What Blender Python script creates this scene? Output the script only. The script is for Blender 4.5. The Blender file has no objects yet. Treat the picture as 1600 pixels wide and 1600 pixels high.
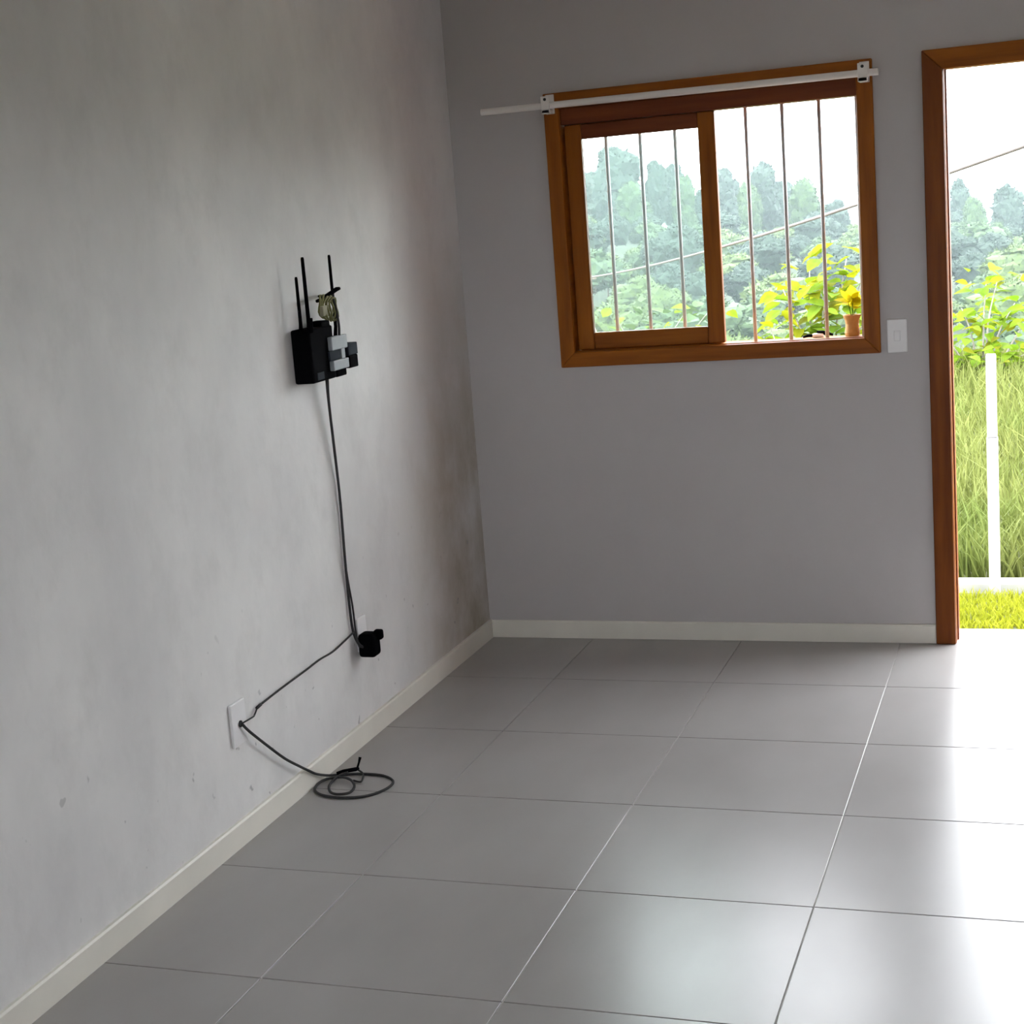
import bpy, bmesh, math, random
from mathutils import Vector, Matrix, noise
S = bpy.context.scene
COL = S.collection
PI = math.pi

# ---------------------------------------------------------------- camera
cd = bpy.data.cameras.new('camera')
cam = bpy.data.objects.new('camera', cd)
COL.objects.link(cam)
cam.matrix_world = Matrix(((0.936417, 0.009573, 0.350757, 2.2155),
                           (0.341154, 0.208964, -0.916486, -6.0507),
                           (-0.082069, 0.977876, 0.192412, 1.7186),
                           (0, 0, 0, 1)))
cd.sensor_width = 36
cd.lens = 56.505
cd.shift_x = 0.0510
cd.shift_y = 0.0183
cd.clip_start = 0.05
cd.clip_end = 3000
S.camera = cam

# ---------------------------------------------------------------- sky: an overcast day
SKY = 12.3
world = bpy.data.worlds.new('overcast_sky')
S.world = world
world.use_nodes = True
wn = world.node_tree
wn.nodes.clear()
wo = wn.nodes.new('ShaderNodeOutputWorld')
bg = wn.nodes.new('ShaderNodeBackground')
tc = wn.nodes.new('ShaderNodeTexCoord')
sx = wn.nodes.new('ShaderNodeSeparateXYZ')
rp = wn.nodes.new('ShaderNodeValToRGB')
rp.color_ramp.elements[0].position = 0.0
rp.color_ramp.elements[0].color = (0.93, 0.97, 1.0, 1)
rp.color_ramp.elements[1].position = 1.0
rp.color_ramp.elements[1].color = (1.12, 1.16, 1.22, 1)
wn.links.new(tc.outputs['Generated'], sx.inputs[0])
wn.links.new(sx.outputs['Z'], rp.inputs[0])
wn.links.new(rp.outputs[0], bg.inputs[0])
bg.inputs[1].default_value = SKY
wn.links.new(bg.outputs[0], wo.inputs[0])

S.view_settings.view_transform = 'Standard'
S.view_settings.look = 'None'
S.view_settings.gamma = 1
S.view_settings.use_curve_mapping = False
S.view_settings.exposure = 0.23
cy = S.cycles
cy.max_bounces = 10
cy.diffuse_bounces = 6
cy.glossy_bounces = 4
cy.transparent_max_bounces = 16
cy.caustics_reflective = False
cy.caustics_refractive = False
cy.sample_clamp_indirect = 6

# ---------------------------------------------------------------- materials
def mat(name, col, rough=0.6, spec=0.5, metal=0.0, var=0.0, scale=8.0, stretch=(1, 1, 1), bump=0.0, bscale=60.0,
        col2=None, detail=4.0, coat=0.0):
    m = bpy.data.materials.new(name)
    m.use_nodes = True
    nt = m.node_tree
    b = nt.nodes['Principled BSDF']
    b.inputs['Base Color'].default_value = (*col, 1)
    b.inputs['Roughness'].default_value = rough
    b.inputs['Specular IOR Level'].default_value = spec
    b.inputs['Metallic'].default_value = metal
    b.inputs['Coat Weight'].default_value = coat
    c = nt.nodes.new('ShaderNodeTexCoord')
    mp = nt.nodes.new('ShaderNodeMapping')
    mp.inputs['Scale'].default_value = stretch
    g = nt.nodes.new('ShaderNodeNewGeometry')
    nt.links.new(g.outputs['Position'], mp.inputs[0])
    if var or col2:
        n = nt.nodes.new('ShaderNodeTexNoise')
        n.inputs['Scale'].default_value = scale
        n.inputs['Detail'].default_value = detail
        nt.links.new(mp.outputs[0], n.inputs['Vector'])
        r = nt.nodes.new('ShaderNodeValToRGB')
        r.color_ramp.elements[0].position = 0.3
        r.color_ramp.elements[1].position = 0.7
        a = col2 if col2 else tuple(x * (1 - var) for x in col)
        e = col if col2 else tuple(min(1, x * (1 + var)) for x in col)
        r.color_ramp.elements[0].color = (*a, 1)
        r.color_ramp.elements[1].color = (*e, 1)
        nt.links.new(n.outputs['Fac'], r.inputs[0])
        nt.links.new(r.outputs[0], b.inputs['Base Color'])
    if bump:
        n2 = nt.nodes.new('ShaderNodeTexNoise')
        n2.inputs['Scale'].default_value = bscale
        n2.inputs['Detail'].default_value = 3
        nt.links.new(mp.outputs[0], n2.inputs['Vector'])
        bp = nt.nodes.new('ShaderNodeBump')
        bp.inputs['Strength'].default_value = bump
        bp.inputs['Distance'].default_value = 0.002
        nt.links.new(n2.outputs['Fac'], bp.inputs['Height'])
        nt.links.new(bp.outputs[0], b.inputs['Normal'])
    return m

def mixrgb(nt, fac, a, b, mode='MIX'):
    n = nt.nodes.new('ShaderNodeMix')
    n.data_type = 'RGBA'
    n.blend_type = mode
    for s, v in ((n.inputs[0], fac), (n.inputs[6], a), (n.inputs[7], b)):
        if isinstance(v, (int, float)): s.default_value = v
        elif isinstance(v, tuple): s.default_value = (*v, 1)
        else: nt.links.new(v, s)
    return n.outputs[2]

def noise_node(nt, vec, scale, detail=4, rough=0.55, lo=0.35, hi=0.65):
    n = nt.nodes.new('ShaderNodeTexNoise')
    n.inputs['Scale'].default_value = scale
    n.inputs['Detail'].default_value = detail
    n.inputs['Roughness'].default_value = rough
    nt.links.new(vec, n.inputs['Vector'])
    r = nt.nodes.new('ShaderNodeMapRange')
    r.inputs[1].default_value = lo
    r.inputs[2].default_value = hi
    nt.links.new(n.outputs['Fac'], r.inputs[0])
    return r.outputs[0]

def wall_paint(name, base, pale, dark, stain_shade=False):
    m = bpy.data.materials.new(name)
    m.use_nodes = True
    nt = m.node_tree
    b = nt.nodes['Principled BSDF']
    b.inputs['Roughness'].default_value = 0.62
    b.inputs['Specular IOR Level'].default_value = 0.35
    g = nt.nodes.new('ShaderNodeNewGeometry')
    mp = nt.nodes.new('ShaderNodeMapping')
    mp.inputs['Scale'].default_value = (1, 1, 0.75)
    nt.links.new(g.outputs['Position'], mp.inputs[0])
    v = mp.outputs[0]
    c = mixrgb(nt, noise_node(nt, v, 1.6, 5, 0.6), base, pale)
    n2 = noise_node(nt, v, 5.5, 6, 0.65, 0.5, 0.75)
    mm = nt.nodes.new('ShaderNodeMath'); mm.operation = 'MULTIPLY'; mm.inputs[1].default_value = 0.45
    nt.links.new(n2, mm.inputs[0])
    c = mixrgb(nt, mm.outputs[0], c, dark)
    if stain_shade:        # brownish damp patches low on the wall, deepened to paint the corner's shade
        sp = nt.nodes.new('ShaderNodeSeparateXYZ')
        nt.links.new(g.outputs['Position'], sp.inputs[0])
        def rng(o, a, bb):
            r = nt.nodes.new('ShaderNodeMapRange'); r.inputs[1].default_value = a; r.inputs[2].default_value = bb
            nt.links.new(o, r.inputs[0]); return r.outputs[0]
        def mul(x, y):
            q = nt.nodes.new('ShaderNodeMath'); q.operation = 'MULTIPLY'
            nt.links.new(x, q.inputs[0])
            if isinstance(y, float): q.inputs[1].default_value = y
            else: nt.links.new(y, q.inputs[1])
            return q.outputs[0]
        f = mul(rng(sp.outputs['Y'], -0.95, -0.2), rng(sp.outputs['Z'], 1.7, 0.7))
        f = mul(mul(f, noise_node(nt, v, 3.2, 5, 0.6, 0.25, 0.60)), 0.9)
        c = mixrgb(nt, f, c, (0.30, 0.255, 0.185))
        # small chips and scuffs where the paint has come away
        vo = nt.nodes.new('ShaderNodeTexNoise'); vo.inputs['Scale'].default_value = 19; vo.inputs['Detail'].default_value = 2
        nt.links.new(g.outputs['Position'], vo.inputs['Vector'])
        ch = mul(rng(vo.outputs['Fac'], 0.70, 0.74), rng(sp.outputs['Z'], 0.75, 0.3))
        c = mixrgb(nt, mul(ch, 0.6), c, (0.24, 0.24, 0.25))
    nt.links.new(c, b.inputs['Base Color'])
    n3 = nt.nodes.new('ShaderNodeTexNoise'); n3.inputs['Scale'].default_value = 14; n3.inputs['Detail'].default_value = 6
    nt.links.new(g.outputs['Position'], n3.inputs['Vector'])
    bp = nt.nodes.new('ShaderNodeBump'); bp.inputs['Strength'].default_value = 0.25; bp.inputs['Distance'].default_value = 0.006
    nt.links.new(n3.outputs['Fac'], bp.inputs['Height'])
    nt.links.new(bp.outputs[0], b.inputs['Normal'])
    return m

def tile_mat():
    m = bpy.data.materials.new('grey_porcelain')
    m.use_nodes = True
    nt = m.node_tree
    b = nt.nodes['Principled BSDF']
    g = nt.nodes.new('ShaderNodeNewGeometry')
    mp = nt.nodes.new('ShaderNodeMapping'); mp.inputs['Scale'].default_value = (1.6, 0.8, 1)
    nt.links.new(g.outputs['Position'], mp.inputs[0])
    c = mixrgb(nt, noise_node(nt, mp.outputs[0], 2.2, 4, 0.5, 0.25, 0.75), (0.290, 0.276, 0.266), (0.345, 0.333, 0.325))
    oi = nt.nodes.new('ShaderNodeObjectInfo')
    r = nt.nodes.new('ShaderNodeMapRange'); r.inputs[3].default_value = 0.0; r.inputs[4].default_value = 0.10
    nt.links.new(oi.outputs['Random'], r.inputs[0])
    c = mixrgb(nt, r.outputs[0], c, (0.22, 0.22, 0.22))
    nt.links.new(c, b.inputs['Base Color'])
    rr = nt.nodes.new('ShaderNodeMapRange'); rr.inputs[3].default_value = 0.275; rr.inputs[4].default_value = 0.295
    nt.links.new(noise_node(nt, mp.outputs[0], 5.0, 4), rr.inputs[0])
    nt.links.new(rr.outputs[0], b.inputs['Roughness'])
    b.inputs['Specular IOR Level'].default_value = 0.5
    return m

def wood(name, axis, dark, light):
    st = [14, 14, 14]; st['xyz'.index(axis)] = 1.1
    return mat(name, light, rough=0.42, spec=0.15, scale=2.6, stretch=tuple(st), col2=dark, detail=5, bump=0.06, bscale=12)

def foliage(name, a, b, scale, transl=0.0):
    m = mat(name, b, rough=0.75, spec=0.15, col2=a, scale=scale, detail=3)
    if transl:
        nt = m.node_tree
        p = nt.nodes['Principled BSDF']
        t = nt.nodes.new('ShaderNodeBsdfTranslucent')
        ramp = [n for n in nt.nodes if n.type == 'VALTORGB'][0]
        nt.links.new(ramp.outputs[0], t.inputs[0])
        mx = nt.nodes.new('ShaderNodeMixShader'); mx.inputs[0].default_value = transl
        nt.links.new(p.outputs[0], mx.inputs[1]); nt.links.new(t.outputs[0], mx.inputs[2])
        nt.links.new(mx.outputs[0], nt.nodes['Material Output'].inputs[0])
    return m

M = {}
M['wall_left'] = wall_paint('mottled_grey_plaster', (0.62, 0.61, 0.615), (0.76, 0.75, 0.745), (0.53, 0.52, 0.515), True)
M['wall_back'] = wall_paint('smooth_grey_paint', (0.49, 0.465, 0.468), (0.51, 0.485, 0.488), (0.47, 0.445, 0.448))
M['ceiling'] = mat('white_ceiling', (0.88, 0.87, 0.86), 0.8, var=0.03)
M['tile'] = tile_mat()
M['grout'] = mat('pale_grout', (0.50, 0.49, 0.47), 0.9, var=0.15, scale=6)
M['cream'] = mat('cream_paint', (0.72, 0.695, 0.63), 0.45, var=0.05, scale=5)
M['white'] = mat('white_plastic', (0.80, 0.79, 0.80), 0.4, var=0.03)
M['pvc'] = mat('white_pvc', (0.82, 0.78, 0.75), 0.4, var=0.04, scale=12)
M['steel'] = mat('steel', (0.5, 0.48, 0.46), 0.35, metal=0.9, var=0.05)
M['black'] = mat('black_plastic', (0.003, 0.003, 0.004), 0.7, spec=0.01, var=0.2)
M['darkgrey'] = mat('dark_grey_plastic', (0.020, 0.025, 0.034), 0.6, spec=0.04, var=0.15)
M['greylabel'] = mat('grey_plastic', (0.25, 0.27, 0.29), 0.45, var=0.06)
M['greycable'] = mat('grey_cable', (0.045, 0.045, 0.046), 0.7, spec=0.08, var=0.1)
M['olive'] = mat('olive_yellow_cable', (0.17, 0.17, 0.055), 0.5, var=0.2, scale=60)
WD, WL = (0.20, 0.052, 0.005), (0.33, 0.100, 0.008)
M['wood_z'] = wood('varnished_wood_upright', 'z', WD, WL)
M['wood_door'] = wood('dark_red_varnished_door_wood', 'z', (0.125, 0.030, 0.004), (0.215, 0.058, 0.007))
M['wood_x'] = wood('varnished_wood_level', 'x', WD, WL)
M['wood_y'] = wood('varnished_wood_jamb', 'y', WD, WL)
M['wood_dark'] = wood('dark_varnished_wood', 'x', (0.13, 0.030, 0.010), (0.20, 0.052, 0.016))
M['wood_sill'] = mat('weathered_wood_sill', (0.33, 0.15, 0.06), rough=0.8, spec=0.1, scale=2.6, stretch=(1.1, 14, 14), col2=(0.24, 0.10, 0.035))
M['bar'] = mat('grey_painted_iron', (0.46, 0.47, 0.48), 0.5, var=0.1)
M['stone'] = mat('white_stone', (0.62, 0.61, 0.60), 0.5, var=0.05, scale=9)
M['terracotta'] = mat('ochre_clay', (0.50, 0.29, 0.09), 0.7, var=0.15, scale=30)
M['soil'] = mat('soil', (0.05, 0.035, 0.02), 0.9, var=0.3, scale=40)
M['postwhite'] = mat('white_painted_metal', (0.40, 0.40, 0.385), 0.5, var=0.04)
M['ground'] = mat('meadow_soil', (0.0772, 0.0824, 0.0309), 0.95, col2=(0.0618, 0.0695, 0.0257), scale=0.8)
M['lawn'] = foliage('yellow_green_turf', (0.19, 0.21, 0.012), (0.27, 0.28, 0.02), 9, 0.4)
M['meadow'] = foliage('tall_meadow_grass', (0.0772, 0.1030, 0.0206), (0.1236, 0.1338, 0.0360), 1.4, 0.25)
M['tree_a'] = foliage('bluish_green_crown', (0.0088, 0.0175, 0.0130), (0.0225, 0.0385, 0.0260), 1.8)
M['tree_b'] = foliage('mid_green_crown', (0.0144, 0.0288, 0.0129), (0.0335, 0.0590, 0.0200), 1.8)
M['tree_c'] = foliage('light_green_crown', (0.0237, 0.0397, 0.0129), (0.0478, 0.0730, 0.0180), 1.8)
M['trunk'] = mat('grey_bark', (0.12, 0.10, 0.085), 0.9, var=0.3, scale=4, stretch=(4, 4, 0.6))
M['leaf_y'] = foliage('yellow_leaf', (0.135, 0.160, 0.006), (0.205, 0.205, 0.007), 12, 0.65)
M['leaf_p'] = foliage('bright_yellow_leaf', (0.36, 0.32, 0.01), (0.46, 0.38, 0.01), 30, 0.7)
M['leaf_g'] = foliage('yellow_green_leaf', (0.085, 0.155, 0.010), (0.16, 0.235, 0.014), 7, 0.5)
M['leaf_d'] = foliage('soft_green_leaf', (0.0515, 0.0875, 0.0360), (0.0875, 0.1287, 0.0515), 7, 0.3)
M['twig'] = mat('pale_twig', (0.22, 0.20, 0.18), 0.85, var=0.2, scale=20)
M['cablewhite'] = mat('weathered_cable', (0.085, 0.07, 0.065), 0.7, var=0.2, scale=3)
M['undergrowth'] = mat('dark_forest_undergrowth', (0.030, 0.048, 0.020), 0.95, col2=(0.012, 0.022, 0.010), scale=0.5)
M['hill'] = mat('distant_hill', (0.0463, 0.0669, 0.0463), 0.95, var=0.2, scale=0.02)

gm = bpy.data.materials.new('dusty_window_glass')
gm.use_nodes = True
nt = gm.node_tree
nt.nodes.clear()
o_ = nt.nodes.new('ShaderNodeOutputMaterial')
tr = nt.nodes.new('ShaderNodeBsdfTransparent'); tr.inputs[0].default_value = (0.96, 0.985, 0.975, 1)
gl = nt.nodes.new('ShaderNodeBsdfGlossy'); gl.inputs['Roughness'].default_value = 0.02
du = nt.nodes.new('ShaderNodeBsdfTranslucent'); du.inputs[0].default_value = (0.8, 0.85, 0.85, 1)
fr = nt.nodes.new('ShaderNodeFresnel'); fr.inputs[0].default_value = 1.45
m1 = nt.nodes.new('ShaderNodeMixShader'); m1.inputs[0].default_value = 0.012
m2 = nt.nodes.new('ShaderNodeMixShader')
nt.links.new(tr.outputs[0], m1.inputs[1]); nt.links.new(du.outputs[0], m1.inputs[2])
nt.links.new(fr.outputs[0], m2.inputs[0]); nt.links.new(m1.outputs[0], m2.inputs[1]); nt.links.new(gl.outputs[0], m2.inputs[2])
nt.links.new(m2.outputs[0], o_.inputs[0])
M['glass'] = gm

# ---------------------------------------------------------------- helpers
def wloc(o):
    v = Vector((0, 0, 0))
    while o: v = v + o.location; o = o.parent
    return v

def link(me, name, parent=None, loc=(0, 0, 0)):
    o = bpy.data.objects.new(name, me)
    COL.objects.link(o)
    o.location = loc
    if parent: o.parent = parent
    return o

def tag(o, label=None, cat=None, group=None, kind=None):
    if label: o['label'] = label
    if cat: o['category'] = cat
    if group: o['group'] = group
    if kind: o['kind'] = kind
    return o

def thing(name, loc, label, cat, group=None):
    return tag(link(None, name, None, loc), label, cat, group)

class MB:
    def __init__(s): s.b = bmesh.new()
    def box(s, x0, x1, y0, y1, z0, z1, bev=0.0, seg=2):
        t = bmesh.new()
        bmesh.ops.create_cube(t, size=1)
        for v in t.verts:
            v.co = Vector(((x0 + x1) / 2 + v.co.x * (x1 - x0), (y0 + y1) / 2 + v.co.y * (y1 - y0), (z0 + z1) / 2 + v.co.z * (z1 - z0)))
        if bev: bmesh.ops.bevel(t, geom=t.edges[:], offset=bev, segments=seg, affect='EDGES', profile=0.5)
        s.merge(t); return s
    def merge(s, t):
        me = bpy.data.meshes.new('t'); t.to_mesh(me); t.free(); s.b.from_mesh(me); bpy.data.meshes.remove(me)
    def prism(s, pts, axis, a, b, bev=0.0):
        """extrude a polygon (two coordinates, the axes left over in order) along axis from a to b"""
        t = bmesh.new()
        def mk(p, q):
            l = list(p); l.insert('xyz'.index(axis), q); return t.verts.new(l)
        A = [mk(p, a) for p in pts]; B = [mk(p, b) for p in pts]
        n = len(pts)
        t.faces.new(A); t.faces.new(B[::-1])
        for i in range(n): t.faces.new((A[i], B[i], B[(i + 1) % n], A[(i + 1) % n]))
        bmesh.ops.recalc_face_normals(t, faces=t.faces[:])
        if bev: bmesh.ops.bevel(t, geom=t.edges[:], offset=bev, segments=2, affect='EDGES', profile=0.5)
        s.merge(t); return s
    def tube(s, pts, r, n=8, cap=True):
        t = bmesh.new()
        pts = [Vector(p) for p in pts]
        rs = r if isinstance(r, (list, tuple)) else [r] * len(pts)
        up = None; rings = []
        for i, p in enumerate(pts):
            d = (pts[min(i + 1, len(pts) - 1)] - pts[max(i - 1, 0)]).normalized()
            if up is None: up = d.orthogonal().normalized()
            up = (up - d * up.dot(d))
            if up.length < 1e-5: up = d.orthogonal()
            up.normalize()
            w = d.cross(up)
            rings.append([t.verts.new(p + (up * math.cos(2 * PI * k / n) + w * math.sin(2 * PI * k / n)) * rs[i]) for k in range(n)])
        for a, b in zip(rings, rings[1:]):
            for k in range(n): t.faces.new((a[k], a[(k + 1) % n], b[(k + 1) % n], b[k]))
        if cap: t.faces.new(rings[0][::-1]); t.faces.new(rings[-1])
        bmesh.ops.recalc_face_normals(t, faces=t.faces[:])
        s.merge(t); return s
    def lathe(s, prof, c, n=20):
        t = bmesh.new()
        rings = [[t.verts.new((c[0] + r * math.cos(2 * PI * k / n), c[1] + r * math.sin(2 * PI * k / n), c[2] + z)) for k in range(n)] for r, z in prof]
        for a, b in zip(rings, rings[1:]):
            for k in range(n): t.faces.new((a[k], a[(k + 1) % n], b[(k + 1) % n], b[k]))
        t.faces.new(rings[0][::-1]); t.faces.new(rings[-1])
        bmesh.ops.recalc_face_normals(t, faces=t.faces[:])
        s.merge(t); return s
    def build(s, name, m, parent=None, loc=None, smooth=False):
        """verts are given in world coordinates; the origin goes to the parent's place or to loc"""
        o0 = Vector(loc) if loc is not None else wloc(parent)
        for v in s.b.verts: v.co -= o0
        me = bpy.data.meshes.new(name)
        s.b.to_mesh(me); s.b.free()
        me.materials.append(m if not isinstance(m, str) else M[m])
        if smooth:
            for p in me.polygons: p.use_smooth = True
        return link(me, name, parent, (0, 0, 0) if (parent and loc is None) else (o0 - wloc(parent) if parent else o0))

def spline(pts, k=8):
    P = [Vector(p) for p in pts]
    P = [P[0] * 2 - P[1]] + P + [P[-1] * 2 - P[-2]]
    out = []
    for i in range(1, len(P) - 2):
        a, b, c, d = P[i - 1:i + 3]
        for j in range(k):
            t = j / k
            out.append(0.5 * ((2 * b) + (c - a) * t + (2 * a - 5 * b + 4 * c - d) * t * t + (3 * b - a - 3 * c + d) * t ** 3))
    out.append(P[-2])
    return out

# ---------------------------------------------------------------- room shell
XR, YN, ZC = 3.45, -7.6, 2.65          # right wall, rear wall, ceiling
T = 0.2                                # outer wall thickness
WX0, WX1, WZ0, WZ1 = 0.425, 1.568, 1.135, 2.100   # window hole
DX0, DX1, DZ = 1.815, 2.785, 2.115                # door hole
st = lambda o: tag(o, kind='structure')

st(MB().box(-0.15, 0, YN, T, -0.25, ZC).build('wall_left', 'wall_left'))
b = MB()
b.box(0, WX0, 0, T, -0.25, ZC); b.box(WX1, DX0, 0, T, -0.25, ZC); b.box(DX1, XR, 0, T, -0.25, ZC)
b.box(WX0, WX1, 0, T, -0.25, WZ0); b.box(WX0, WX1, 0, T, WZ1, ZC); b.box(DX0, DX1, 0, T, DZ, ZC)
b.box(DX0, DX1, 0, T, -0.25, -0.012)
st(b.build('wall_back', 'wall_back'))
# right wall, and rear wall with an opening added to fill the room with light
st(MB().box(XR, XR + 0.15, YN, T, -0.25, ZC).build('wall_right', 'wall_back'))
NX0, NX1, NZ0, NZ1 = 0.9, 2.6, 1.0, 2.2
b = MB()
b.box(-0.15, NX0, YN - 0.15, YN, -0.25, ZC); b.box(NX1, XR + 0.15, YN - 0.15, YN, -0.25, ZC)
b.box(NX0, NX1, YN - 0.15, YN, -0.25, NZ0); b.box(NX0, NX1, YN - 0.15, YN, NZ1, ZC)
st(b.build('wall_near', 'wall_back'))
st(MB().box(-1, XR + 1, YN - 3, YN - 0.16, -0.3, -0.19).build('bounce_slab', 'stone'))  # unseen pale slab, added to bounce daylight in through the rear opening
st(MB().box(-0.15, XR + 0.15, YN - 0.15, T, ZC, ZC + 0.12).build('ceiling', 'ceiling'))

# floor: grout bed and each tile
fl = st(MB().box(0, XR, YN, 0, -0.25, -0.0035).build('floor', 'grout'))
TS, X0, Y0, J = 0.6, 0.4411, -0.5636, 0.0036
xs = [0.0] + [X0 + TS * k for k in range(6) if X0 + TS * k < XR - 0.02] + [XR]
ys = [0.0] + [Y0 - TS * k for k in range(12) if Y0 - TS * k > YN + 0.02] + [YN]
tmesh = {}
for i in range(len(xs) - 1):
    for j in range(len(ys) - 1):
        w, d = xs[i + 1] - xs[i] - J, ys[j] - ys[j + 1] - J
        key = (round(w, 3), round(d, 3))
        if key not in tmesh:
            o = MB().box(-w / 2, w / 2, -d / 2, d / 2, -0.008, 0.0, 0.0008, 1).build('tile', 'tile', fl)
            tmesh[key] = o.data
        else:
            o = link(tmesh[key], 'tile', fl)
        o.location = ((xs[i] + xs[i + 1]) / 2, (ys[j] + ys[j + 1]) / 2, 0)

b = MB()
b.prism([(0, 0), (0.013, 0), (0.013, 0.068), (0.010, 0.074), (0, 0.074)], 'y', YN, -0.0001)
st(b.build('baseboard_left', 'cream'))
b = MB()
b.prism([(0, 0.001), (-0.013, 0.001), (-0.013, 0.066), (-0.010, 0.072), (0, 0.072)], 'x', 0.0131, 1.7715)
st(b.build('baseboard_back', 'cream'))
st(MB().prism([(0, 0.001), (-0.013, 0.001), (-0.013, 0.066), (-0.010, 0.072), (0, 0.072)], 'x', 2.828, XR).build('baseboard_right', 'cream'))

# ---------------------------------------------------------------- window
def casing(parent, x0, x1, z0, z1, w, y0, y1, sides='ltrb', name='casing', up='wood_z'):
    """mitred boards around a rectangle, outer edges given"""
    bv = 0.0035
    if 'l' in sides: MB().prism([(x0, z0), (x0 + w, z0 + (w if 'b' in sides else 0)), (x0 + w, z1 - w), (x0, z1)], 'y', y0, y1, bv).build(name, up, parent)
    if 'r' in sides: MB().prism([(x1, z0), (x1 - w, z0 + (w if 'b' in sides else 0)), (x1 - w, z1 - w), (x1, z1)], 'y', y0, y1, bv).build(name, up, parent)
    if 't' in sides: MB().prism([(x0, z1), (x0 + w, z1 - w), (x1 - w, z1 - w), (x1, z1)], 'y', y0, y1, bv).build(name, 'wood_x', parent)
    if 'b' in sides: MB().prism([(x0, z0), (x0 + w, z0 + w), (x1 - w, z0 + w), (x1, z0)], 'y', y0, y1, bv).build(name, 'wood_x', parent)

win = st(link(None, 'window_1', None, (1.0, 0, 1.1)))
casing(win, 0.3884, 1.6037, 1.0985, 2.1384, 0.058, -0.020, 0.0)
MB().box(WX0, 0.446, 0.0, T, WZ0, WZ1).build('jamb', 'wood_y', win)
MB().box(1.546, WX1, 0.0, T, WZ0, WZ1).build('jamb', 'wood_y', win)
MB().box(0.446, 1.546, 0.0, T, 2.080, WZ1).build('head_jamb', 'wood_dark', win)
MB().box(0.446, 1.546, 0.012, T, WZ0, 1.150, 0.003).build('sill_board', 'wood_sill', win)
b = MB()
b.box(0.446, 1.546, 0.004, 0.095, 2.018, 2.080, 0.003)
b.build('head_rail', 'wood_dark', win)
MB().box(0.446, 1.546, 0.004, 0.016, 1.150, 1.160, 0.002).build('sash_track', 'wood_x', win)

def sash(x0, x1, z0, z1, y0, y1, sw, rb, rt):
    s = link(None, 'sash', win)
    MB().box(x0, x0 + sw, y0, y1, z0, z1, 0.004).build('stile', 'wood_z', s)
    MB().box(x1 - sw, x1, y0, y1, z0, z1, 0.004).build('stile', 'wood_z', s)
    MB().box(x0 + sw, x1 - sw, y0 + 0.003, y1, z0, z0 + rb, 0.004).build('bottom_rail', 'wood_x', s)
    MB().box(x0 + sw, x1 - sw, y0 + 0.003, y1, z1 - rt, z1, 0.004).build('top_rail', 'wood_dark', s)
    ym = (y0 + y1) / 2
    MB().box(x0 + sw - 0.004, x1 - sw + 0.004, ym - 0.002, ym + 0.002, z0 + rb - 0.004, z1 - rt + 0.004).build('pane', 'glass', s)
sash(0.453, 1.029, 1.1615, 2.0165, 0.020, 0.050, 0.064, 0.064, 0.056)
sash(0.453, 1.012, 1.1515, 2.0165, 0.056, 0.086, 0.050, 0.062, 0.050)
for x in (0.453, 0.588, 0.722, 0.857, 0.992, 1.127, 1.262, 1.396, 1.531):
    MB().tube([(x, 0.12, 1.148), (x, 0.12, 2.085)], 0.0072, 10).build('security_bar', 'bar', win, smooth=True)

# ---------------------------------------------------------------- door frame
door = st(link(None, 'door_1', None, (2.3, 0, 0)))
casing(door, 1.7725, 2.828, 0.0, 2.1455, 0.070, -0.020, 0.0, 'ltr', 'casing', 'wood_door')
MB().box(DX0, 1.8445, 0.0, T, 0.0, DZ, 0.002).build('jamb', 'wood_z', door)
MB().box(2.756, DX1, 0.0, T, 0.0, DZ, 0.002).build('jamb', 'wood_z', door)
MB().box(1.8445, 2.756, 0.0, T, 2.0835, DZ, 0.002).build('head_jamb', 'wood_x', door)
MB().box(1.8445, 1.8500, 0.045, 0.075, 0.0, 2.078, 0.002).build('door_stop', 'wood_dark', door)
MB().box(2.7500, 2.756, 0.045, 0.075, 0.0, 2.078, 0.002).build('door_stop', 'wood_dark', door)
MB().box(DX0, DX1, 0.0, T + 0.005, -0.012, 0.0, 0.002).build('threshold', 'stone', door)

# window added out of view behind the camera, as fill light
w = st(link(None, 'fill_window', None, ((NX0 + NX1) / 2, YN, NZ0)))
for p, q, r, s_ in ((NX0, NX0 + .07, NZ0, NZ1), (NX1 - .07, NX1, NZ0, NZ1), (NX0 + .07, NX1 - .07, NZ0, NZ0 + .07), (NX0 + .07, NX1 - .07, NZ1 - .07, NZ1)):
    MB().box(p, q, YN - .16, YN + .01, r, s_, .003).build('frame_board', 'wood_z', w)

# ---------------------------------------------------------------- curtain rod
rod = thing('curtain_rod', (0.9, -0.06, 2.09), 'white tubular curtain rod on two brackets across the top of the window', 'curtain rod')
rz = lambda x: 2.0925 - (x - 0.157) * 0.0034
MB().tube([(0.157, -0.07, rz(0.157)), (1.63, -0.07, rz(1.63))], 0.0125, 16).build('pole', 'pvc', rod, smooth=False)
for x in (0.417, 1.578):
    z = rz(x)
    br = MB()
    br.box(x - 0.017, x + 0.017, -0.0245, -0.0200, z - 0.030, z + 0.042, 0.002)         # plate screwed to the casing
    br.box(x - 0.009, x + 0.009, -0.0565, -0.0240, z - 0.022, z - 0.0135, 0.002)         # arm under the tube
    br.box(x - 0.017, x + 0.017, -0.0880, -0.0840, z - 0.030, z + 0.034, 0.002)          # front strap
    br.box(x - 0.017, x + 0.017, -0.0880, -0.0520, z - 0.030, z - 0.0135, 0.003)
    o = br.build('bracket', 'pvc', rod)
    MB().tube([(x, -0.0905, z + 0.022), (x, -0.0875, z + 0.022)], 0.0055, 12).build('screw', 'greycable', o)

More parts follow.
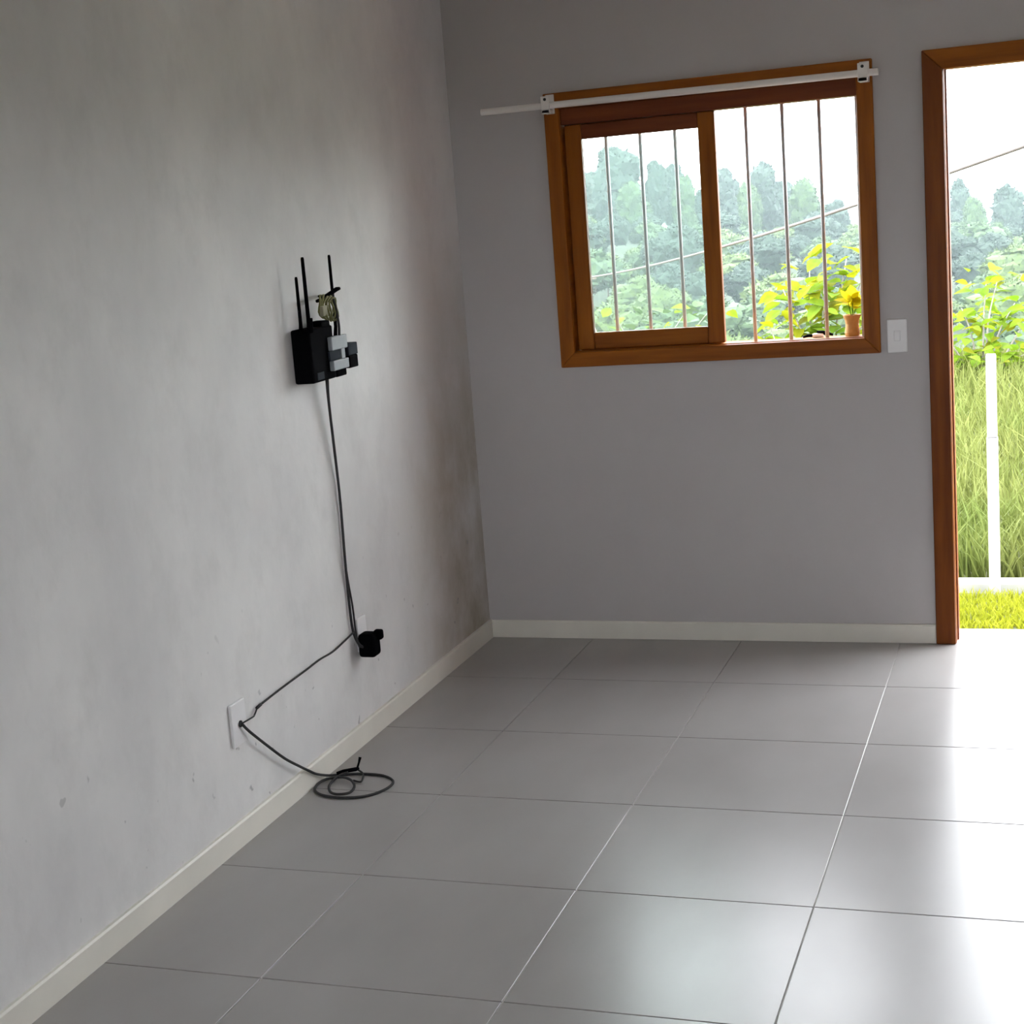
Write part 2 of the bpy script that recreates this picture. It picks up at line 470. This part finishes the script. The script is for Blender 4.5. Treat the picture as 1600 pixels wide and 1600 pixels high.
# ---------------------------------------------------------------- switch and outlets
sw = thing('light_switch', (1.662, 0, 1.157), 'white rounded light switch plate on the wall between window and door', 'switch')
MB().box(1.6265, 1.6975, -0.008, 0.0, 1.096, 1.217, 0.0035, 3).build('plate', 'white', sw)
MB().box(1.651, 1.673, -0.0125, -0.007, 1.138, 1.176, 0.002).build('rocker', 'white', sw)

o1 = thing('wall_outlet', (0, -2.17, 0.345), 'white cable outlet plate low on the left wall above the coiled cable', 'outlet')
MB().box(0, 0.010, -2.212, -2.128, 0.285, 0.412, 0.003, 3).build('plate', 'white', o1)
MB().tube([(0.009, -2.168, 0.346), (0.013, -2.168, 0.346)], 0.010, 14).build('cable_hole', 'greycable', o1)
o2 = thing('wall_outlet', (0, -1.27, 0.35), 'white outlet plate half hidden behind the black power adapter', 'outlet')
MB().box(0, 0.009, -1.312, -1.240, 0.31, 0.424, 0.003, 3).build('plate', 'white', o2)

ad = thing('power_adapter', (0.01, -1.285, 0.33), 'black power adapter plugged into the outlet plate near the corner', 'adapter')
MB().box(0.010, 0.070, -1.330, -1.268, 0.296, 0.376, 0.012, 3).build('body', 'black', ad)
MB().box(0.056, 0.086, -1.300, -1.272, 0.350, 0.384, 0.008, 3).build('cord_grip', 'black', ad)
MB().box(0.009, 0.014, -1.312, -1.278, 0.318, 0.352, 0.001).build('plug_face', 'darkgrey', ad)

# ---------------------------------------------------------------- router group on the left wall
ro = thing('router', (0, -1.49, 1.245), 'black router with three upright antennas hung on the left wall', 'router')
rb = MB()
rb.box(0.0, 0.066, -1.575, -1.405, 1.245, 1.412, 0.006)
rb.box(0.010, 0.060, -1.47, -1.405, 1.404, 1.428, 0.006)
rb.build('body', 'black', ro)
for (xa, ya, zb, ya2, zt, r0) in ((0.035, -1.570, 1.40, -1.566, 1.573, .0060), (0.062, -1.566, 1.40, -1.565, 1.631, .0068), (0.035, -1.320, 1.37, -1.312, 1.627, .0060)):
    a = MB(); a.tube([(xa, ya, zb), (xa, ya2, zb + .03), (xa, ya2, zt - .005), (xa, ya2, zt)], [r0 * 1.15, r0, r0 * .8, r0 * .55], 10).build('antenna', 'black', ro, smooth=True)
MB().tube([(0.062, -1.553, 1.40), (0.062, -1.545, 1.445)], [0.007, 0.005], 10).build('antenna_hinge', 'black', ro)
MB().box(0.058, 0.0675, -1.548, -1.500, 1.252, 1.275, .001).build('socket_panel', 'darkgrey', ro)

mc = thing('media_converter', (0, -1.35, 1.245), 'small black device with two pale grey panels attached right of the router', 'converter')
MB().box(0.0, 0.068, -1.403, -1.330, 1.245, 1.372, 0.004).build('body', 'black', mc)
for z0, z1 in ((1.333, 1.376), (1.270, 1.301)):
    MB().box(0.0667, 0.083, -1.455, -1.338, z0, z1, 0.003).build('pale_panel', 'greylabel', mc)
MB().box(0.067, 0.075, -1.372, -1.345, 1.298, 1.336, 0.002).build('pale_strip', 'greylabel', mc)
MB().box(0.0667, 0.074, -1.460, -1.378, 1.302, 1.332, 0.002).build('socket_band', 'darkgrey', mc)
bk = thing('power_block', (0, -1.2, 1.26), 'small two-tone black block on the wall at the right end of the router', 'adapter')
MB().box(0.0, 0.046, -1.255, -1.180, 1.298, 1.337, 0.003).build('upper_half', 'darkgrey', bk)
MB().box(0.0, 0.046, -1.250, -1.184, 1.257, 1.2975, 0.003).build('lower_half', 'black', bk)

cl = thing('cable_holder', (0.03, -1.38, 1.50), 'short slanting black bar above the router holding olive cable loops', 'holder')
MB().tube([(0.0, -1.345, 1.500), (0.052, -1.385, 1.504)], 0.004, 8).build('peg', 'black', cl)
MB().tube([(0.040, -1.447, 1.490), (0.046, -1.43, 1.492), (0.066, -1.345, 1.519), (0.070, -1.332, 1.520)], [.005, .007, .007, .005], 10).build('bar', 'black', cl, smooth=True)
lp = thing('cable_coil', (0.05, -1.42, 1.445), 'olive yellow loops of thin cable hanging above the black router', 'cable')
random.seed(4)
for k in range(5):
    cx_, cz_ = -1.425 + 0.012 * k, 1.4705 - 0.003 * k
    pts = []
    for q in range(17):
        t = 2 * PI * q / 16
        pts.append((0.048 + 0.004 * k + 0.004 * math.sin(3 * t + k), cx_ + (0.024 + .004 * (k % 3)) * math.cos(t), cz_ + (0.036 + .003 * (k % 2)) * math.sin(t)))
    MB().tube(pts, 0.0034, 6).build('loop', 'olive', lp, smooth=True)
MB().box(0.046, 0.060, -1.448, -1.400, 1.442, 1.474, 0.003).build('winder', mat('pale_olive_card', (0.30, 0.29, 0.19), 0.7, var=0.1), lp)
w = MB().tube(spline([(0.060, -1.372, 1.505), (0.064, -1.362, 1.46), (0.074, -1.372, 1.41), (0.078, -1.385, 1.374)]), 0.0042, 8).build('patch_cable', 'greycable', loc=(0.06, -1.37, 1.374), smooth=True)
tag(w, 'short dark cable dropping from the slanting bar to the pale panel', 'cable')

# cables
c1 = thing('power_cable', (0.012, -1.36, 0.38), 'two dark cords hanging from the router down to the adapter', 'cable')
MB().tube(spline([(0.035, -1.420, 1.247), (0.022, -1.392, 1.15), (0.009, -1.352, 0.863), (0.008, -1.357, 0.629), (0.008, -1.357, 0.476), (0.010, -1.352, 0.395), (0.022, -1.345, 0.350), (0.030, -1.322, 0.330)]), 0.0048, 8).build('cord', 'greycable', c1, smooth=True)
MB().tube(spline([(0.040, -1.420, 1.247), (0.028, -1.402, 1.15), (0.018, -1.374, 0.863), (0.0145, -1.370, 0.629), (0.006, -1.330, 0.476), (0.011, -1.336, 0.400), (0.014, -1.330, 0.345), (0.022, -1.318, 0.312)]), 0.0034, 8).build('cord', 'greycable', c1, smooth=True)
c2 = MB().tube(spline([(0.012, -1.358, 0.392), (0.008, -1.43, 0.380), (0.008, -1.521, 0.372), (0.008, -1.62, 0.375), (0.008, -1.714, 0.371), (0.008, -1.895, 0.366), (0.008, -2.03, 0.360)]), 0.0032, 8)
c2.tube([(0.008, -2.03, 0.360), (0.008, -2.058, 0.357)], 0.0048, 8)
c2.tube(spline([(0.008, -2.055, 0.357), (0.0085, -2.075, 0.343), (0.014, -2.10, 0.343), (0.016, -2.165, 0.347)]), 0.0024, 8)
tag(c2.build('network_cable', 'greycable', loc=(0.008, -1.7, 0.372), smooth=True), 'thin grey cable sloping along the wall from adapter to lower outlet plate', 'cable')
c3 = thing('coiled_cable', (0.13, -1.72, 0.0), 'dark thin cable from the lower outlet lying in loops on the floor', 'cable')
r3 = 0.0042
path = [(0.016, -2.168, 0.345), (0.022, -2.137, 0.311), (0.022, -2.037, 0.232), (0.022, -1.946, 0.163), (0.022, -1.86, 0.108), (0.021, -1.80, 0.072),
        (0.021, -1.745, 0.040), (0.030, -1.680, 0.012), (0.061, -1.645, 0.004), (0.122, -1.632, 0.004), (0.198, -1.639, 0.004), (0.252, -1.684, 0.004),
        (0.255, -1.751, 0.004), (0.221, -1.811, 0.004), (0.157, -1.838, 0.004), (0.085, -1.831, 0.004), (0.036, -1.797, 0.004), (0.019, -1.751, 0.004),
        (0.021, -1.71, 0.005), (0.042, -1.689, 0.007), (0.080, -1.684, 0.010), (0.119, -1.707, 0.010), (0.148, -1.748, 0.007), (0.155, -1.798, 0.006), (0.132, -1.828, 0.010), (0.096, -1.808, 0.006),
        (0.066, -1.76, 0.004), (0.056, -1.71, 0.006), (0.066, -1.674, 0.012), (0.083, -1.650, 0.014)]
MB().tube(spline(path, 6), r3, 8).build('cord', 'greycable', c3, smooth=True)
MB().tube([(0.055, -1.672, 0.017), (0.070, -1.655, 0.018), (0.100, -1.625, 0.016), (0.106, -1.616, 0.016)], [.005, .0065, .0065, .0045], 10).build('plug', 'black', c3, smooth=True)
MB().tube([(0.102, -1.620, 0.016), (0.107, -1.612, 0.034), (0.110, -1.606, 0.050)], [.0035, .0035, .005], 8).build('plug_tip', 'black', c3)
MB().tube(spline([(0.104, -1.618, 0.012), (0.126, -1.632, 0.006), (0.140, -1.662, 0.004), (0.148, -1.70, 0.004), (0.120, -1.692, 0.004)]), 0.003, 8).build('cord_end', 'greycable', c3, smooth=True)

# ---------------------------------------------------------------- things on the window sill
SZ = 1.150
pot = thing('potted_plant', (1.484, 0.160, SZ), 'ochre waisted clay pot with yellow leaves at the right end of the window sill', 'potted plant')
MB().lathe([(0.026, 0), (0.0285, 0.012), (0.026, 0.030), (0.0245, 0.045), (0.027, 0.060), (0.032, 0.072), (0.0335, 0.079), (0.029, 0.079), (0.027, 0.068)], (1.484, 0.160, SZ + 0.0005)).build('pot', 'terracotta', pot, smooth=False)
def leaf_mesh(name, l, w, m, curl=0.25):
    me = bpy.data.meshes.new(name)
    v = [(0, 0, 0)]; n = 4
    for i in range(1, n):
        t = i / n; ww = w * math.sin(PI * t ** 0.8); z = -curl * l * t * t
        v += [(-ww / 2, l * t, z + ww * .12), (0, l * t, z), (ww / 2, l * t, z + ww * .12)]
    v.append((0, l, -curl * l))
    f = [(0, 2, 1), (0, 3, 2)]
    for i in range(n - 2):
        a = 1 + 3 * i; f += [(a, a + 1, a + 4, a + 3), (a + 1, a + 2, a + 5, a + 4)]
    a = 1 + 3 * (n - 2); e = len(v) - 1; f += [(a, a + 1, e), (a + 1, a + 2, e)]
    me.from_pydata(v, [], f); me.materials.append(M[m]); return me
LM = {k: leaf_mesh('leaf', l, w, m) for k, (l, w, m) in {'y': (0.135, 0.095, 'leaf_y'), 'g': (0.145, 0.090, 'leaf_g'), 'd': (0.15, 0.085, 'leaf_d'), 'p': (0.060, 0.042, 'leaf_p')}.items()}
def put_leaf(parent, p, key, s, yaw, pitch, roll):
    o = link(LM[key], 'leaf', parent)
    o.location = Vector(p) - wloc(parent)
    o.rotation_euler = (pitch, roll, yaw); o.scale = (s, s, s)
random.seed(11)
stm = MB()
for k in range(5):
    a = k * 1.3; tip = (1.484 + .014 * math.cos(a), 0.160 + .014 * math.sin(a), SZ + 0.10 + .008 * k)
    stm.tube([(1.484, 0.160, SZ + 0.062), tip], 0.0016, 6)
    for q in range(3):
        put_leaf(pot, tip, 'p', random.uniform(.8, 1.2), random.uniform(0, 6.28), random.uniform(.2, 1.3), random.uniform(-.4, .4))
stm.build('stem', 'leaf_g', pot)
MB().lathe([(0.0, 0.0), (0.0275, 0.0), (0.0, 0.004)][1:], (1.484, 0.160, SZ + 0.064), 12).build('soil', 'soil', pot)
kn = thing('pocket_tool', (1.37, 0.16, SZ), 'small black and white handled tool lying on the window sill', 'tool')
MB().tube([(1.352, 0.160, SZ + .022), (1.375, 0.160, SZ + .018), (1.412, 0.165, SZ + .0075)], [.005, .0085, .0045], 10).build('black_handle', 'black', kn, smooth=True)
MB().box(1.335, 1.378, 0.150, 0.176, SZ, SZ + .016, .005).build('white_body', 'white', kn)
MB().tube([(1.340, 0.158, SZ + .008), (1.318, 0.156, SZ + .009), (1.300, 0.155, SZ + .004)], [.006, .006, .0035], 10).build('black_end', 'black', kn, smooth=True)

# ---------------------------------------------------------------- outside: ground and hills
def gz(x, y):
    if y < 10.5: z = -0.2
    elif y < 60: t = (y - 10.5) / 49.5; z = -0.2 - 9.5 * (t ** 1.15)
    elif y < 95: z = -9.7 - 4.5 * math.sin((y - 60) / 35 * PI / 2)
    else:
        t = min(1.0, (y - 95) / 155); t = t * t * (3 - 2 * t)
        top = -10 + 0.115 * (-5 - x) if x < -5 else -10 - 0.01 * (x + 5)
        top = max(-16, min(3, top))
        z = -14.2 + (top + 14.2) * t
    return z + (0.25 * noise.noise(Vector((x * .08, y * .08, 0))) * min(1, max(0, y - 10) / 20) if y > 10.5 else 0)
def grid(name, xr, yr, m, f, lift=0):
    vs, fs = [], []
    for y in yr:
        for x in xr: vs.append((x, y, f(x, y)))
    n = len(xr)
    for j in range(len(yr) - 1):
        for i in range(n - 1): fs.append((j * n + i, j * n + i + 1, (j + 1) * n + i + 1, (j + 1) * n + i))
    me = bpy.data.meshes.new(name); me.from_pydata(vs, [], fs); me.materials.append(M[m])
    return link(me, name)
xr_ = [-220, -160, -120] + list(range(-90, 61, 6)) + [90, 130, 180]
yr_ = [-120, -60, -20, -8, 0, 4, 8, 10.5, 12, 15, 20, 25, 32, 40, 48, 56, 64, 72, 80, 88, 96, 110, 125, 140, 160, 180, 200, 220, 235, 250, 270, 300, 360]
gzz = lambda x, y: gz(x, y) if y < 260 else gz(x, 250) - (y - 250) * .25
st(grid('ground', xr_, [y for y in yr_ if y <= 48], 'ground', gzz))
st(grid('hillside', xr_, [y for y in yr_ if y >= 48], 'undergrowth', gzz))
hx = [i * 40 for i in range(-30, 31)]
st(grid('hills', hx, [500, 620, 760, 900, 1040], 'hill', lambda x, y: -60 + (62 - abs(y - 820) * .16 + 18 * noise.noise(Vector((x * .004, y * .003, 3)))) * (1 if 600 < y < 1000 else .0)))

# hidden pale strip added to bounce light up indoors, then the fence
st(MB().box(-4.0, 7.0, T + 0.001, 0.86, -0.3, -0.19, 0.004).build('bounce_strip', 'stone'))
fe = thing('fence_post', (1.925, 1.52, -0.2), 'slim white upright fence post outside the door, on the white kerb', 'post')
MB().box(1.901, 1.949, 1.497, 1.545, -0.2, 0.535, 0.002).build('lower_tube', 'postwhite', fe)
MB().box(1.9035, 1.9465, 1.4995, 1.5425, 0.538, 0.905, 0.002).build('upper_tube', 'postwhite', fe)
MB().box(1.9045, 1.9455, 1.5005, 1.5415, 0.53, 0.54).build('joint', 'greycable', fe)
MB().box(1.9045, 1.9455, 1.5005, 1.5415, 0.90, 0.912, 0.003).build('cap', 'postwhite', fe)
kb = MB().box(-4.0, 7.0, 1.55, 1.66, -0.23, -0.150, 0.006).build('kerb', 'postwhite', loc=(1.5, 1.6, -0.2))
tag(kb, 'low white kerb running along the grass behind the fence post', 'kerb')

# grass (nobody could count the blades)
def grass(name, n, area, h, w, m, label, seed):
    random.seed(seed)
    vs, fs = [], []
    for i in range(n):
        x, y = area(); z = gz(x, y) - 0.01
        a = random.uniform(0, 2 * PI); hh = h * random.uniform(.45, 1.2); ww = w * random.uniform(.6, 1.4)
        lx, ly = random.gauss(0, .35) * hh, random.gauss(0, .35) * hh
        dx, dy = math.cos(a) * ww, math.sin(a) * ww
        k = len(vs)
        vs += [(x - dx, y - dy, z), (x + dx, y + dy, z), (x + lx * .4 + dx * .7, y + ly * .4 + dy * .7, z + hh * .6), (x + lx * .4 - dx * .7, y + ly * .4 - dy * .7, z + hh * .6), (x + lx, y + ly, z + hh)]
        fs += [(k, k + 1, k + 2, k + 3), (k + 3, k + 2, k + 4)]
    me = bpy.data.meshes.new(name); me.from_pydata(vs, [], fs); me.materials.append(M[m])
    return tag(link(me, name), label, 'grass', kind='stuff')
grass('lawn_grass', 30000, lambda: (random.uniform(-1.0, 4.5), random.uniform(0.88, 1.48)), 0.055, 0.004, 'lawn', 'bright yellow-green lawn strip just outside the doorway, before the white kerb', 1)
def field():
    while True:
        y = 1.7 + 11 * random.random() ** 1.2
        x = random.uniform(-1.5 - y * .25, 4.5)
        return x, y
grass('meadow_grass', 60000, field, 0.26, 0.007, 'meadow', 'tall pale yellow-green meadow grass beyond the white kerb', 2)

# ---------------------------------------------------------------- trees of the hillside
def crown_mesh(name, blobs, m, seed, sub=3):
    """blobs: (x, y, z, rx, rz); lumpy spheres with ragged leaf sprays"""
    random.seed(seed)
    bm = bmesh.new()
    sprays = []
    for (x, y, z, r, rz_) in blobs:
        t = bmesh.new()
        bmesh.ops.create_icosphere(t, subdivisions=sub, radius=1)
        off = Vector((random.random() * 50, random.random() * 50, seed))
        for v in t.verts:
            d = v.co.normalized()
            k = 1 + .34 * noise.noise(d * 1.7 + off) + .22 * noise.noise(d * 4.3 + off) + .16 * noise.noise(d * 10 + off)
            v.co = Vector((x + d.x * r * k, y + d.y * r * k, z + d.z * rz_ * k))
            sprays.append((v.co.copy(), d.copy(), r))
        me = bpy.data.meshes.new('t'); t.to_mesh(me); t.free(); bm.from_mesh(me); bpy.data.meshes.remove(me)
    for p, d, r in sprays:
        s = min(r, 1.6) * random.uniform(.12, .30)
        q = Vector((random.uniform(-1, 1), random.uniform(-1, 1), random.uniform(-1, 1))).normalized()
        u = d.cross(q)
        if u.length < .1: continue
        u.normalize(); w_ = (d + q * .5).normalized()
        vs = [bm.verts.new(p - d * s * .3 + u * s * .5), bm.verts.new(p - d * s * .3 - u * s * .5), bm.verts.new(p + w_ * s * 1.2)]
        bm.faces.new(vs)
    me = bpy.data.meshes.new(name); bm.to_mesh(me); bm.free(); me.materials.append(M[m]); return me
def trunk_mesh(h, r):
    o = MB().tube([(0, 0, -.6), (.03 * h, 0, h * .4), (0, .02 * h, h * .75)], [r, r * .7, r * .35], 7).build('trunk', 'trunk')
    me = o.data; bpy.data.objects.remove(o); return me
def blobs_round(seed, n, h, w):
    random.seed(seed); out = [(0, 0, h * .62, w * .42, h * .30)]
    for i in range(n):
        a = 2 * PI * i / n + random.uniform(-.3, .3); rr = w * random.uniform(.22, .34)
        out.append((rr * math.cos(a), rr * math.sin(a), h * random.uniform(.36, .76), w * random.uniform(.17, .28), h * random.uniform(.12, .20)))
    out.append((w * random.uniform(-.1, .1), 0, h * .86, w * .2, h * .14))
    return out
def blobs_cone(seed, n, h, w):
    random.seed(seed); out = []
    for i in range(n):
        t = i / (n - 1); rr = w * .5 * (1 - t) ** .8 + w * .06
        out.append((random.uniform(-.12, .12) * w * (1 - t), random.uniform(-.1, .1) * w, h * (.24 + .72 * t), rr, h * .13))
    return out
KIND = [('tree_a', blobs_round(1, 6, 10, 9), 'a'), ('tree_b', blobs_round(2, 7, 9, 10), 'b'), ('tree_c', blobs_round(3, 6, 8, 9), 'c'), ('tree_a', blobs_cone(4, 6, 13, 7), 'd'),
        ('tree_b', blobs_round(5, 6, 10, 8), 'e'), ('tree_c', blobs_round(6, 8, 7, 10), 'f')]
RIDGE = [   # x, y, top, width, crown kind, label
 (-61.9, 240, 10.0, 8.0, 6, 'tallest broad crowned tree against the sky in the left window pane'),
 (-69.7, 252, 6.8, 5.2, 7, 'shorter tree leaning against the left side of the tallest ridge tree'),
 (-56.5, 230, 4.3, 4.8, 8, 'low ridge tree between the tallest one and the middle bar of the left pane'),
 (-55.4, 240, 7.4, 3.9, 6, 'narrow ridge tree just right of the middle bar of the left pane'),
 (-55.1, 252, 6.9, 4.0, 7, 'round topped ridge tree left of the third bar of the left pane'),
 (-48.8, 230, 4.6, 3.4, 8, 'ridge tree right of the third bar of the left pane'),
 (-47.4, 240, 3.2, 3.9, 6, 'low ridge tree at the right edge of the left pane'),
 (-47.1, 252, 5.5, 5.6, 7, 'ridge tree just right of the wooden centre stile'),
 (-39.6, 230, 2.9, 3.4, 8, 'low ridge tree left of the tall grey-green one in the open half'),
 (-39.1, 240, 5.8, 5.2, 6, 'tall grey-green ridge tree between first and second bars of the open half'),
 (-38.2, 252, 2.8, 3.7, 7, 'shoulder tree on the right of the tall grey-green ridge tree'),
 (-31.4, 230, 2.7, 4.6, 8, 'rounded tall ridge tree between second and third bars of the open half'),
 (-28.2, 240, -0.6, 3.5, 6, 'small ridge tree right of the third bar in the open half'),
 (-11.9, 252, 1.0, 3.3, 7, 'narrow tree on the ridge beside the door frame'),
 (-8.9, 230, -1.7, 3.1, 8, 'low ridge tree right of the narrow one in the doorway'),
 (-4.5, 240, -0.4, 5.0, 6, 'broad ridge tree at the right edge of the doorway view'),
]
def blobs_col(seed, h, w):
    random.seed(seed); out = []
    for i in range(6):
        t = i / 5; r = w * (.36 + .10 * math.sin(PI * t)) * (1 if i < 5 else .62)
        out.append((random.uniform(-.16, .16) * w, random.uniform(-.16, .16) * w, h * (.20 + .66 * t), r, r * 1.15))
        if i in (1, 2, 3): out.append((random.choice((-1, 1)) * w * .28, random.uniform(-.2, .2) * w, h * (.20 + .66 * t) + .4, r * .7, r * .8))
    return out
KIND += [('tree_a', blobs_col(8, 10, 5), 'g'), ('tree_a', blobs_col(9, 10, 5), 'h'), ('tree_b', blobs_col(12, 10, 5), 'i')]
CM = [crown_mesh('crown', bl, m, 20 + i, 3) for i, (m, bl, _) in enumerate(KIND)]
TM = [trunk_mesh(10, .25), trunk_mesh(9, .25), trunk_mesh(8, .22), trunk_mesh(13, .25), trunk_mesh(10, .22), trunk_mesh(7, .2)] + [trunk_mesh(10, .2)] * 3
def tree(name, k, x, y, s, rz_, label, group=None, sx=1, sz=1, z=None):
    t = thing(name, (x, y, gz(x, y) if z is None else z), label, 'tree', group)
    t.rotation_euler.z = rz_; t.scale = (s * sx, s * sx, s * sz)
    link(CM[k], 'crown', t); link(TM[k], 'trunk', t)
    return t
GRP = {0: 'bluish green round trees of the hillside', 1: 'mid green round trees of the hillside', 2: 'light green low trees of the hillside', 4: 'mid green narrow trees of the hillside', 5: 'light green wide trees of the hillside'}
random.seed(7)
placed = [(x_, y_, max(2.8, w__ * .7)) for x_, y_, t__, w__, *_ in RIDGE]
cnt = 0
LAB = {0: 'hazy bluish green round tree in the mass of the hillside forest', 1: 'hazy mid green round tree in the mass of the hillside forest',
       2: 'hazy light green low tree in the mass of the hillside forest', 4: 'hazy mid green narrow tree in the mass of the hillside forest', 5: 'hazy light green wide tree in the mass of the hillside forest'}
tries = 0
RAD = {0: 4.6, 1: 5.0, 2: 4.4, 4: 4.1, 5: 4.9}
while cnt < 260 and tries < 60000:
    tries += 1
    y = 58 + 195 * random.random() ** .9
    lo = 2.2 - (y + 6.05) * .36 - 5; hi = 2.2 - (y + 6.05) * .012 + 7
    x = random.uniform(lo, hi)
    s = random.uniform(.5, .85) * (1 if y > 110 else .72)
    if y > 200: s *= .85
    k = random.choice([0, 0, 1, 1, 2, 4, 5] if y > 150 else [1, 2, 4, 5, 1, 2])
    if any((x - a) ** 2 + (y - b_) ** 2 < (1.2 * (RAD[k] * s + c_)) ** 2 for a, b_, c_ in placed): continue
    placed.append((x, y, RAD[k] * s)); cnt += 1
    tree('forest_tree', k, x, y, s, random.uniform(0, 6.28), LAB[k], GRP[k])

# the tall ones standing out against the sky
def ridge(u_x, y, top, wid, k, label):
    base = gz(u_x, y); h, w_ = (10.0, 5.4)
    sz = (top - base) / h
    t = tree('ridge_tree', k, u_x, y, 1, u_x, label, None, wid / w_, sz, base)
    return t
for a in RIDGE: ridge(*a)

# ---------------------------------------------------------------- shrubs close to the house
def shrub(name, loc, label, stems, keys, nleaf, spread, lsize, seed, droop=.5):
    random.seed(seed)
    t = thing(name, loc, label, 'shrub')
    for (tx, ty, tz) in stems:
        tip = Vector(loc) + Vector((tx, ty, tz))
        base = Vector(loc) + Vector((tx * .15, ty * .15, -.02))
        mid = base.lerp(tip, .55) + Vector((random.uniform(-.06, .06), random.uniform(-.06, .06), .04))
        MB().tube(spline([base, mid, tip], 5), [.013 - .0009 * i for i in range(11)], 6).build('branch', 'twig', t, smooth=True)
        for i in range(nleaf):
            u = random.random() ** .6
            p = base.lerp(mid, min(1, u * 2)) if u < .5 else mid.lerp(tip, u * 2 - 1)
            p = p + Vector((random.gauss(0, spread), random.gauss(0, spread), random.gauss(0, spread * .7)))
            put_leaf(t, p, random.choice(keys), lsize * random.uniform(.7, 1.3), random.uniform(0, 6.28), random.uniform(-droop, .9), random.uniform(-.6, .6))
    return t
shrub('leafy_shrub', (0.36, 8.0, -0.2), 'yellow-green leafy shrub with pale branches low in the open half of the window',
      [(-.52, .1, .75), (-.36, -.1, 1.08), (-.16, .15, 1.22), (.02, -.1, 1.30), (.16, .1, 1.28), (.30, 0, 1.12), (-.05, 0, .95), (.36, .15, .85)], 'yggy', 36, .095, 1.15, 31)
shrub('leafy_shrub', (-1.45, 8.6, -0.2), 'pale green shrub with a few yellow leaves at the bottom of the left pane',
      [(-.45, .1, .78), (-.18, -.1, .86), (.10, .1, .80), (.42, 0, .84), (.68, .1, .90)], 'dgdy', 30, .11, 1.0, 32)
shrub('bushy_shrub', (1.52, 10.0, -0.25), 'bright yellow-green bush filling the middle of the doorway view',
      [(-.40, 0, .50), (-.18, .1, .70), (.05, 0, .92), (.16, -.1, .98), (.30, .1, .72), (.46, 0, .66), (.05, -.3, .3), (.40, -.3, .28), (-.24, -.3, .26)], 'gggggy', 33, .13, 0.95, 33)
shrub('flowering_shrub', (0.98, 9.4, -0.25), 'slender shrub with a yellow leaf tuft beside the door frame',
      [(-.16, 0, .95), (.10, 0, .98), (.20, .1, .70)], 'yydg', 22, .055, 1.0, 34)

# utility cable crossing the view, running downhill away from the house
A, B = Vector((1.91, 7.4, 1.86)), Vector((-7.267, 28.0, 0.156))
d = B - A
pts = []
for i in range(-9, 33):
    t = i / 30
    p = A + d * t; p.z += 0.5 * t * (t - 1)
    pts.append(p)
tag(MB().tube(pts, 0.018, 8).build('utility_cable', 'cablewhite', loc=tuple(A), smooth=True), 'overhead utility cable sloping across the sky behind window and door', 'cable')
for p, h, lb in ((pts[0], 3.6, 'wooden utility pole at the uphill end of the cable, right of the doorway'), (pts[-1], 3.0, 'wooden utility pole at the downhill end of the cable, left of the window')):
    g_ = gz(p.x, p.y)
    up = thing('utility_pole', (p.x, p.y + .2, g_), lb, 'pole')
    MB().tube([(p.x, p.y + .20, g_ - .4), (p.x, p.y + .20, p.z + .35)], [.085, .065], 12).build('shaft', 'trunk', up, smooth=True)
    MB().box(p.x - .3, p.x + .3, p.y + .06, p.y + .12, p.z - .04, p.z + .04, .005).build('crossarm', 'trunk', up)

# ---------------------------------------------------------------- haze between the meadow and the ridge
hz = bpy.data.materials.new('valley_haze')
hz.use_nodes = True
nt = hz.node_tree
nt.nodes.clear()
o_ = nt.nodes.new('ShaderNodeOutputMaterial')
vs_ = nt.nodes.new('ShaderNodeVolumeScatter')
vs_.inputs['Color'].default_value = (0.80, 0.97, 1.0, 1)
vs_.inputs['Density'].default_value = 0.00036
nt.links.new(vs_.outputs[0], o_.inputs['Volume'])
hb = MB().box(-200, 200, 36, 1200, -80, 60).build('valley_haze', hz, loc=(0, 140, -20))
tag(hb, 'thin pale haze hanging in front of the wooded ridge', 'haze', kind='stuff')
